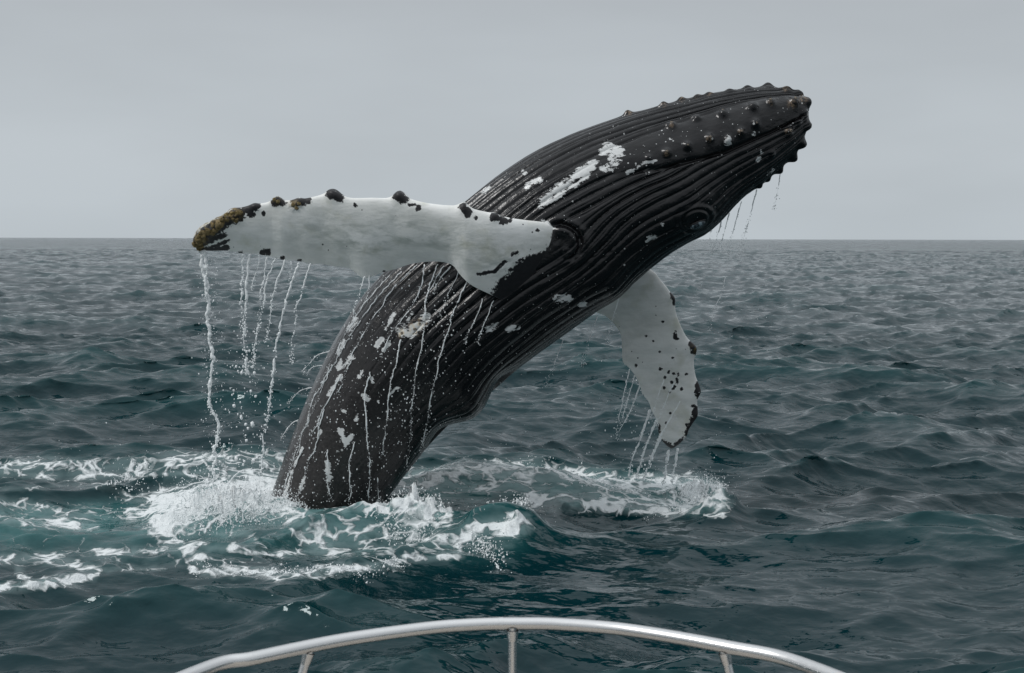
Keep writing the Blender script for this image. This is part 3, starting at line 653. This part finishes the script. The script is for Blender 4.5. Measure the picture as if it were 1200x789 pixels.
def stream(pts, Y, w0, w1, label, group, wob=1.0, broken=.55, seed=0, name='water_stream', surf=False, cat='falling water'):
    """a falling thread of water: px path, widths in px; breaks into beads further down"""
    g = np.random.default_rng(seed+100)
    pts = np.array(pts, float); ln = np.hypot(*np.diff(pts, axis=0).T).sum(); n = max(12, int(ln*.9))
    q_ = catmull(pts, np.linspace(0, len(pts)-1, n)); s = np.linspace(0, 1, n)
    q_[:, 0] += wob*((vnoise(s*ln/14, seed*3.1)-.5)*5*s**.5+(vnoise(s*ln/5, seed*1.7)-.5)*2.2)
    if surf:
        P_ = []
        for (a, b) in q_:
            i_ = pick(a, b); P_.append(flat2[i_]+nflat[i_]*.02)
        P_ = np.array(P_)
        P_ = np.stack([np.convolve(np.pad(P_[:, k], 2, 'edge'), np.ones(5)/5, 'valid') for k in range(3)], 1)
        yy = P_[:, 1]; P3 = at(q_[:, 0], q_[:, 1], yy)
    else:
        yy = np.linspace(Y[0], Y[1], n) if hasattr(Y, '__len__') else np.full(n, Y); P3 = at(q_[:, 0], q_[:, 1], yy)
    px2m = yy/FPX
    W_ = (w0+(w1-w0)*s)*px2m/2*(.30+.85*vnoise(s*ln/3.5, seed*7.7)+.25*vnoise(s*ln/11., seed*3.7))
    gate = sstep(-.06, .10, vnoise(s*ln/9+5, seed*2.3)-broken*s*1.1)
    pinch = .45+.55*sstep(.25, .6, vnoise(s*ln/3.2, seed*5.1))
    r_ = W_*(.10+.90*gate)*(1-(1-pinch)*s); r_[0] *= .6; r_[-1] *= .2
    a, b = tube(P3, r_, 7, seed)
    o = make_mesh(name, a, b, M_DROP)
    nb = int(ln*.8); idx = np.minimum((g.beta(1.6, 1.0, nb)*n).astype(int), n-1); jit = g.normal(size=(nb, 3))*np.array([1.3, 1.2, 2])*px2m[idx][:, None]*(.25+s[idx][:, None])
    r_ = px2m[idx]*g.uniform(.30, .72, nb)*max(.8, min(1.5, w0/2.2))
    a, b = drops_mesh(P3[idx]+jit, r_); d_ = make_mesh('drops', a, b, M_DROP, o); d_['kind'] = 'stuff'
    tag(o, label, cat, group); return o
G1 = 'water threads pouring off the near flipper'
YF = lambda u: float(np.interp(u, [230, 430], [19.45, 19.1]))
stream([(235, 292), (238, 320), (243, 350), (244, 385), (250, 420), (246, 462), (257, 508), (249, 545), (252, 585)], 19.45, 5.2, 4.2, 'thickest white water stream falling from the encrusted flipper tip at far left', G1, 1.5, .12, 1)
stream([(240, 293), (242, 312), (241, 330), (244, 350)], 19.42, 5, 2.5, 'short side strand twisted beside the thickest stream under the flipper tip', G1, 1.2, .2, 2)
nm = [('left strand of the close pair of white streams right of the thickest one', [(285, 298), (285, 325), (283, 357), (286, 395)], 3.6, 2, .5),
      ('right and longer strand of the close pair of white streams, ending in big drops', [(293, 298), (289, 330), (287, 363), (287, 410), (290, 440)], 3.8, 2.5, .6),
      ('short faint thread just right of the close pair of streams', [(304, 299), (300, 320), (296, 342)], 2, 1.2, .6),
      ('thin thread below the flipper, third of the slender threads right of the pair', [(313, 301), (309, 325), (305, 352), (303, 385)], 2.2, 1.2, .7),
      ('long slender thread slanting left, under the small black knobs of the lower edge', [(323, 303), (313, 330), (307, 365), (300, 400), (296, 432)], 2.8, 1.6, .45),
      ('slender thread that thins into dots right of the long slanting one', [(334, 305), (323, 335), (318, 360), (312, 400)], 2.6, 1.2, .7),
      ('very short faint thread between two slanting ones under the flipper', [(341, 306), (340, 318), (338, 332)], 1.8, 1.0, .6),
      ('wiggly long thread reaching down to the foam line behind the splash', [(351, 308), (340, 338), (330, 375), (322, 420), (316, 470), (309, 512), (304, 560)], 3.2, 2.6, .35),
      ('rightmost long thread over open water before the flipper notch, thinning to dots', [(364, 309), (352, 345), (346, 380), (341, 425)], 2.5, 1.1, .75),
      ('short thread falling from the pointed notch of the flipper beside the body', [(427, 324), (420, 345), (414, 370)], 2.6, 1.5, .6),
      ('faint dotted thread just right of the flipper notch', [(434, 323), (431, 340), (426, 352)], 1.7, 1.0, .8)]
for i, (lb, pl, w0, w1, br) in enumerate(nm):
    stream(pl, YF(pl[0][0]), w0, w1, lb, G1, .9, br, 10+i)
G2 = 'water threads pouring off the far flipper'
nm = [('leftmost faint thread off the hanging flipper edge, over open water', [(738, 433), (732, 460), (724, 500)], 1.8, 1),
      ('faint thread just below the angular bend of the hanging flipper', [(744, 440), (737, 465), (728, 492)], 1.8, 1),
      ('curved thread off the middle of the hanging flipper edge', [(750, 452), (740, 478), (722, 512)], 2, 1.2),
      ('long thread reaching the foam farthest left below the hanging flipper', [(762, 480), (752, 510), (742, 535), (737, 560)], 2.6, 2.2),
      ('second thread from the left reaching the foam below the hanging flipper', [(770, 490), (758, 520), (746, 560)], 2.8, 2.2),
      ('thicker slanting thread reaching the foam left of the hanging flipper tip', [(774, 512), (764, 535), (754, 562)], 3.6, 3),
      ('left of the two white strands straight below the hanging flipper tip', [(784, 527), (781, 545), (778, 566)], 3.8, 3.4),
      ('right of the two white strands straight below the hanging flipper tip', [(794, 525), (791, 545), (787, 566)], 3.6, 3.4)]
for i, (lb, pl, w0, w1) in enumerate(nm): stream(pl, [21.9, 22.05], w0, w1, lb, G2, .4, .3, 40+i)
for i, pl in enumerate([[(790, 448), (778, 475), (768, 500)], [(797, 470), (780, 500), (768, 520)], [(778, 445), (770, 468), (763, 490)]]):
    stream(pl, 21.6, 1.6, 1.6, ['topmost thin white thread sliding over the face of the hanging flipper', 'thin thread crossing the hanging flipper nearest to its tip', 'thin white thread nearest the trailing edge on the hanging flipper face'][i], 'threads over the face of the far flipper', .4, .4, 60+i)
G3 = 'dotted drips under the whale head'
nm = [('rightmost short dotted drip hanging under the snout', [(914, 204), (911, 225), (907, 247)]), ('longest dotted drip slanting from below the lip tubercles', [(887, 222), (877, 260), (866, 300)]),
      ('second long dotted drip from the right under the jaw', [(869, 236), (860, 268), (853, 300)]), ('dotted drip just right of the eye bulge', [(855, 250), (848, 275), (843, 290)]),
      ('dotted drip close below the eye bulge', [(846, 256), (840, 280), (836, 296)]), ('short dotted drip at the lower end of the eye bulge', [(834, 268), (830, 285)]),
      ('bent trail of drops over open sea right of the hanging flipper', [(850, 325), (845, 345), (838, 360), (831, 388)])]
for i, (lb, pl) in enumerate(nm): stream(pl, 20.0, 1.4, .9, lb, G3, .3, .9, 70+i)
for i, pl in enumerate([[(700, 370), (690, 400), (681, 430)], [(660, 398), (650, 425), (640, 450)], [(725, 350), (716, 380), (712, 400)]]):
    stream(pl, 20.2, 1.1, .7, ['middle faint dotted drip below the flank, between body hump and hanging flipper', 'faint dotted drip below the flank nearest the body hump', 'faint dotted drip below the flank nearest the hanging flipper'][i], 'faint drips below the flank', .3, .95, 80+i)
G4 = 'water trails running down the whale flank'
TR = [[(471, 318), (440, 352), (412, 392), (385, 440), (362, 492), (342, 545), (328, 592)], [(489, 311), (462, 338), (436, 376), (412, 420), (394, 462)], [(458, 322), (428, 356), (402, 398), (378, 446), (357, 500), (338, 560)],
      [(497, 310), (494, 335), (480, 360), (460, 390), (446, 420)], [(513, 310), (503, 336), (498, 360), (497, 384), (485, 450), (482, 496), (477, 545)], [(528, 312), (514, 330), (508, 345)], [(520, 312), (508, 332), (500, 350), (498, 375)],
      [(469, 398), (463, 430), (457, 459), (450, 508), (447, 535)], [(547, 330), (534, 360), (527, 380), (513, 435), (499, 496), (494, 526)], [(434, 436), (428, 465), (431, 517), (434, 550), (431, 590)], [(415, 518), (409, 550), (410, 588)],
      [(380, 479), (372, 510), (360, 550), (347, 592)], [(400, 439), (388, 462), (372, 495), (365, 510)], [(384, 529), (383, 556), (388, 585)], [(443, 560), (444, 588)], [(566, 350), (554, 380), (545, 402)], [(578, 352), (566, 382), (560, 402)], [(356, 525), (345, 550), (338, 575)], [(538, 318), (524, 348), (516, 372)]]
LB = ['outermost trail running down the left edge of the flank to the waterline', 'slanting trail from the flipper edge to the middle of the flank', 'trail beside the left edge of the flank, just outside the big white blotches', 'short slanting trail ending left of the tan barnacle spot',
      'longest trail down the middle of the flank, passing the tan barnacle spots on their right', 'short branch trail close under the flipper edge, above the longest one', 'parallel short trail leading to the tan barnacle spot', 'beaded trail dropping straight from the round tan spot',
      'rightmost long beaded trail from the flipper point down over the pleats', 'wavering continuous trail left of centre on the lower flank', 'thin trail low on the flank right of the forked white blotch', 'trail running through the white blotches low on the left', 'short trail between the white blotches at mid flank',
      'trail under the long white blotch just above the wave', 'shortest trail beside the right waterline', 'left of two faint trails below the flipper point', 'right of two faint trails below the flipper point', 'short trail hugging the lower left edge of the flank', 'faint slanting trail just left of the flipper point']
for i, (pl, lb) in enumerate(zip(TR, LB)):
    faint = 'faint' in lb
    stream(pl, 0, 1.2 if faint else 1.7, .9 if faint else 1.4, lb, G4, .9, .65 if faint else .55, 100+i, 'water_trail', True)
for i, (pl, lb) in enumerate([([(386, 412), (370, 418), (354, 436)], 'upper curling squirt left of the flank'), ([(382, 428), (368, 430), (360, 438)], 'small squirt just below the upper one left of the flank'),
                              ([(369, 454), (352, 458), (338, 474)], 'middle curling squirt left of the flank'), ([(357, 489), (340, 498), (328, 515)], 'lowest curling squirt left of the flank')]):
    stream(pl, 20.3, 1.4, .9, lb, 'squirts flung off the left edge of the flank', .5, .3, 130+i, 'water_squirt')
print('streams', round(time.time()-T0, 1))

# ---- spray: loose drops, uncountable
def px_drops(n, fx, fy, Y, r0, r1, p=3):
    x = fx(n); y = fy(n); yy = Y+rng.normal(size=n)*.35
    rad = (r0+(r1-r0)*rng.random(n)**p)*yy/FPX
    return at(x, y, yy), rad
U = lambda a, b: (lambda n: rng.uniform(a, b, n)); G = lambda a, s: (lambda n: rng.normal(a, s, n))
PS, RS = [], []
def add(p): 
    PS.append(p[0]); RS.append(p[1])
add(px_drops(34, G(288, 8), U(405, 585), 19.4, .9, 2.5, 1.6)); add(px_drops(260, G(290, 22), U(380, 590), 19.4, .35, 1.1))
add(px_drops(420, G(248, 7), U(300, 600), 19.4, .25, .9)); add(px_drops(500, G(262, 45), G(575, 14), 19.6, .2, .7)); add(px_drops(300, G(590, 28), G(604, 8), 18.2, .2, .6)); add(px_drops(300, G(815, 26), G(566, 9), 21.8, .2, .6)); add(px_drops(250, G(475, 30), G(592, 8), 19.4, .2, .6)); add(px_drops(90, U(215, 420), U(300, 590), 19.5, .3, .8)); add(px_drops(60, U(60, 240), U(490, 590), 19.5, .3, .8))
add(px_drops(90, U(560, 760), U(400, 590), 20.5, .25, .7)); add(px_drops(120, G(745, 25), U(420, 560), 22, .3, .9)); add(px_drops(70, U(780, 900), U(280, 560), 21, .25, .7))
for cx_, n in [(152, 80)]: add(px_drops(n, G(cx_, 12), G(574, 7), 21.3, .4, 1.2))
# drops lying on the wet flank
idx = []
for _ in range(1100):
    t = rng.random(); a = 330+220*rng.random(); b = 320+270*rng.random()
    i_ = pick(a, b)
    if (bx2.ravel()[i_]-a)**2+(by2.ravel()[i_]-b)**2 < 9: idx.append(i_)
idx = np.array(idx); PS.append(flat2[idx]+nflat[idx]*.006); RS.append(rng.uniform(.2, .95, len(idx))**2*.0125)
a, b = drops_mesh(np.vstack(PS), np.concatenate(RS))
spray = make_mesh('spray', a, b, M_DROP); tag(spray, 'loose white drops of spray in the air around the whale', 'spray', kind='stuff')

# ---- splashes where water strikes: drops, spikes and froth
def splash(name, label, zones, seed):
    g = np.random.default_rng(seed); P_, R_ = [], []; VV, FF, off = [], [], 0
    for (poly, n, hgt, sp) in zones:
        q_ = catmull(np.array(poly, float), g.random(n)*(len(poly)-1)); W0 = on_z(q_[:, 0], q_[:, 1], .15)
        for _ in range(3):
            zz = np.array([sea_z(a, b) for a, b in W0[:, :2]]); d_ = ray(q_[:, 0], q_[:, 1]); W0 = CAM + d_*((zz-CAM[2])/d_[:, 2])[:, None]
        for k in range(n):
            w0 = W0[k]+np.array([g.normal()*sp, g.normal()*sp*1.2, 0]); z = sea_z(w0[0], w0[1]); hh = hgt*g.random()**2.6
            P_.append([w0[0]+g.normal()*.3*hh, w0[1], z+hh]); R_.append(.0035+.0085*g.random()**3)
        for k in range(n//40):       # thin curved fingers of water
            w0 = W0[k]+np.array([g.normal()*sp, g.normal()*sp, 0]); z = sea_z(w0[0], w0[1])-.03; hh = hgt*g.uniform(.2, .6); dx = g.normal()*.4*hh
            s = np.linspace(0, 1, 9); path = np.stack([w0[0]+dx*s**1.3, w0[1]+0*s+.05*g.normal()*s, z+hh*(1-(1-s)**1.8)], 1)
            a, b = tube(path, .012*(1-s*.85)*(.6+.8*g.random(9)), 6, seed+k); VV.append(a); FF.append(b+off); off += len(a)
    a, b = drops_mesh(P_, np.array(R_)); VV.append(a); FF.append(b+off)
    o = make_mesh(name, np.vstack(VV), np.vstack(FF), M_DROP); tag(o, label, 'splash', kind='stuff'); return o
splash('splash', 'white churning splash at the left foot of the whale', [([(212, 602), (250, 593), (300, 591), (325, 596)], 3400, .22, .22), ([(235, 595), (262, 593)], 600, .6, .14)], 1)
splash('splash', 'froth along the wave crest in front of the whale', [([(322, 598), (350, 591), (400, 590), (440, 594)], 500, .10, .10), ([(225, 667), (310, 671), (400, 667), (470, 658)], 500, .045, .06)], 2)
splash('splash', 'spiky white splash at the right foot of the whale', [([(452, 603), (485, 602), (512, 607)], 900, .18, .10)], 3)
splash('splash', 'breaking froth at the right end of the front wave', [([(556, 626), (590, 613), (614, 614)], 800, .13, .08)], 4)
splash('splash', 'breaking white crest below the hanging flipper', [([(796, 586), (822, 580), (842, 588)], 1500, .15, .14), ([(670, 590), (740, 597), (810, 595)], 400, .10, .1), ([(500, 560), (600, 550), (660, 556), (790, 570)], 500, .12, .12)], 5)
splash('splash', 'small splash on the water at left of the foam', [([(136, 580), (162, 584)], 160, .25, .12)], 6)

# ================================================================== BOAT BOW WITH RAIL
boat = empty('boat', (0, 1.8, 2.4)); BO = np.array(boat.location)
tag(boat, 'boat bow with a curved polished steel rail on thin posts, nearest the camera', 'boat')
ZR = 3.15
rp = [(233, 787), (300, 771), (400, 750.5), (500, 736.5), (560, 732), (610, 731), (660, 732), (740, 739), (853, 758.5), (947, 781)]
rw = np.array([on_z(a, b, ZR) for a, b in rp])
left = [np.array([-1.15, .9, ZR]), np.array([-1.02, 1.5, ZR]), np.array([-.84, 2.15, ZR])]
right = [np.array([.80, 2.25, ZR]), np.array([1.02, 1.55, ZR]), np.array([1.15, .9, ZR])]
rail_c = catmull(np.vstack([left, rw, right]), np.linspace(0, len(rp)+5, 260))
def steel(path, r, name, parent, ns=20):
    path = np.asarray(path); tn = np.gradient(path, axis=0); tn /= np.linalg.norm(tn, axis=1, keepdims=True)
    upv = np.array([0, 0, 1.]) if abs(tn[0][2]) < .7 else np.array([0, 1., 0])
    a1 = np.cross(tn, upv); a1 /= np.linalg.norm(a1, axis=1, keepdims=True); a2 = np.cross(tn, a1)
    a = np.linspace(0, 2*np.pi, ns, endpoint=False); rv = np.broadcast_to(r, (len(path),))[:, None, None]
    V_ = path[:, None]+(a1[:, None]*np.cos(a)[None, :, None]+a2[:, None]*np.sin(a)[None, :, None])*rv
    return make_mesh(name, V_.reshape(-1, 3)-BO, grid_faces(len(path), ns, True), M_STEEL, parent)
steel(rail_c, .0142, 'top_rail', boat)
i0 = int(np.argmin(np.abs(rail_c[:, 0]-on_z(587., 732., ZR)[0]))); 
steel(rail_c[i0-1:i0+2], .0149, 'rail_sleeve', boat)
for (a, b) in [((600.5, 735), (-.002, 0)), ((363, 761), (-.30, -.10)), ((848, 761), (.24, -.10))]:
    top = on_z(*map(float, a), ZR-.006); s = np.linspace(0, 1, 12)[:, None]; dz = .62
    bot = top+np.array([b[0]*dz*1.0, b[1]*dz, -dz])
    steel(top+(bot-top)*s, .0098, 'post', boat, 16)
    steel(np.array([top+(bot-top)*f for f in (.012, .03, .05)]), [.0135, .0125, .0104], 'post_collar', boat, 16)
    steel(np.array([bot+np.array([0, 0, k]) for k in (.0, .012, .02)]), [.035, .034, .012], 'post_foot', boat, 20)
# deck planks and hull below the frame
dz0 = ZR-.62
def halfw(y): return .20+1.02*max(0, 1-((y-.2)/3.0)**2)**.5
ys = np.linspace(-3.5, 3.05, 40)
outl = [(halfw(y) if y > .2 else 1.22, y) for y in ys]
V_, F_ = [], []
prof_h = [(1.03, -.06), (1.05, .02), (.98, .03), (.96, -.012)]
for side_ in (1, -1):
    base = len(V_)
    for (hx, y) in outl:
        for (k, dz) in [(.55, -2.6), (.80, -1.7), (.95, -.8)]+prof_h: V_.append((side_*hx*k, y, dz0+dz))
    for f in grid_faces(len(outl), 7): F_.append([base+int(q) for q in (f if side_ > 0 else f[::-1])])
for k in range(6): F_.append([39*7+k, 39*7+k+1, 40*7+39*7+k+1, 40*7+39*7+k])
make_mesh('hull', np.array(V_)-BO, F_, M_HULL, boat)
for k in range(-9, 10):
    x0, x1 = k*.12-.0585, k*.12+.0585; yy = [y for (hx, y) in outl if hx*.955 > max(abs(x0), abs(x1))]
    if len(yy) < 2: continue
    y0, y1 = max(min(yy), -1.5), max(yy); z0, z1 = dz0-.03, dz0
    vv = [(x0, y0, z0), (x1, y0, z0), (x1, y1, z0), (x0, y1, z0), (x0, y0, z1), (x1, y0, z1), (x1, y1, z1), (x0, y1, z1)]
    make_mesh('plank', np.array(vv)-BO, [(0, 3, 2, 1), (4, 5, 6, 7), (0, 1, 5, 4), (1, 2, 6, 5), (2, 3, 7, 6), (3, 0, 4, 7)], M_DECK, boat, smooth=False)
print('done', round(time.time()-T0, 1))
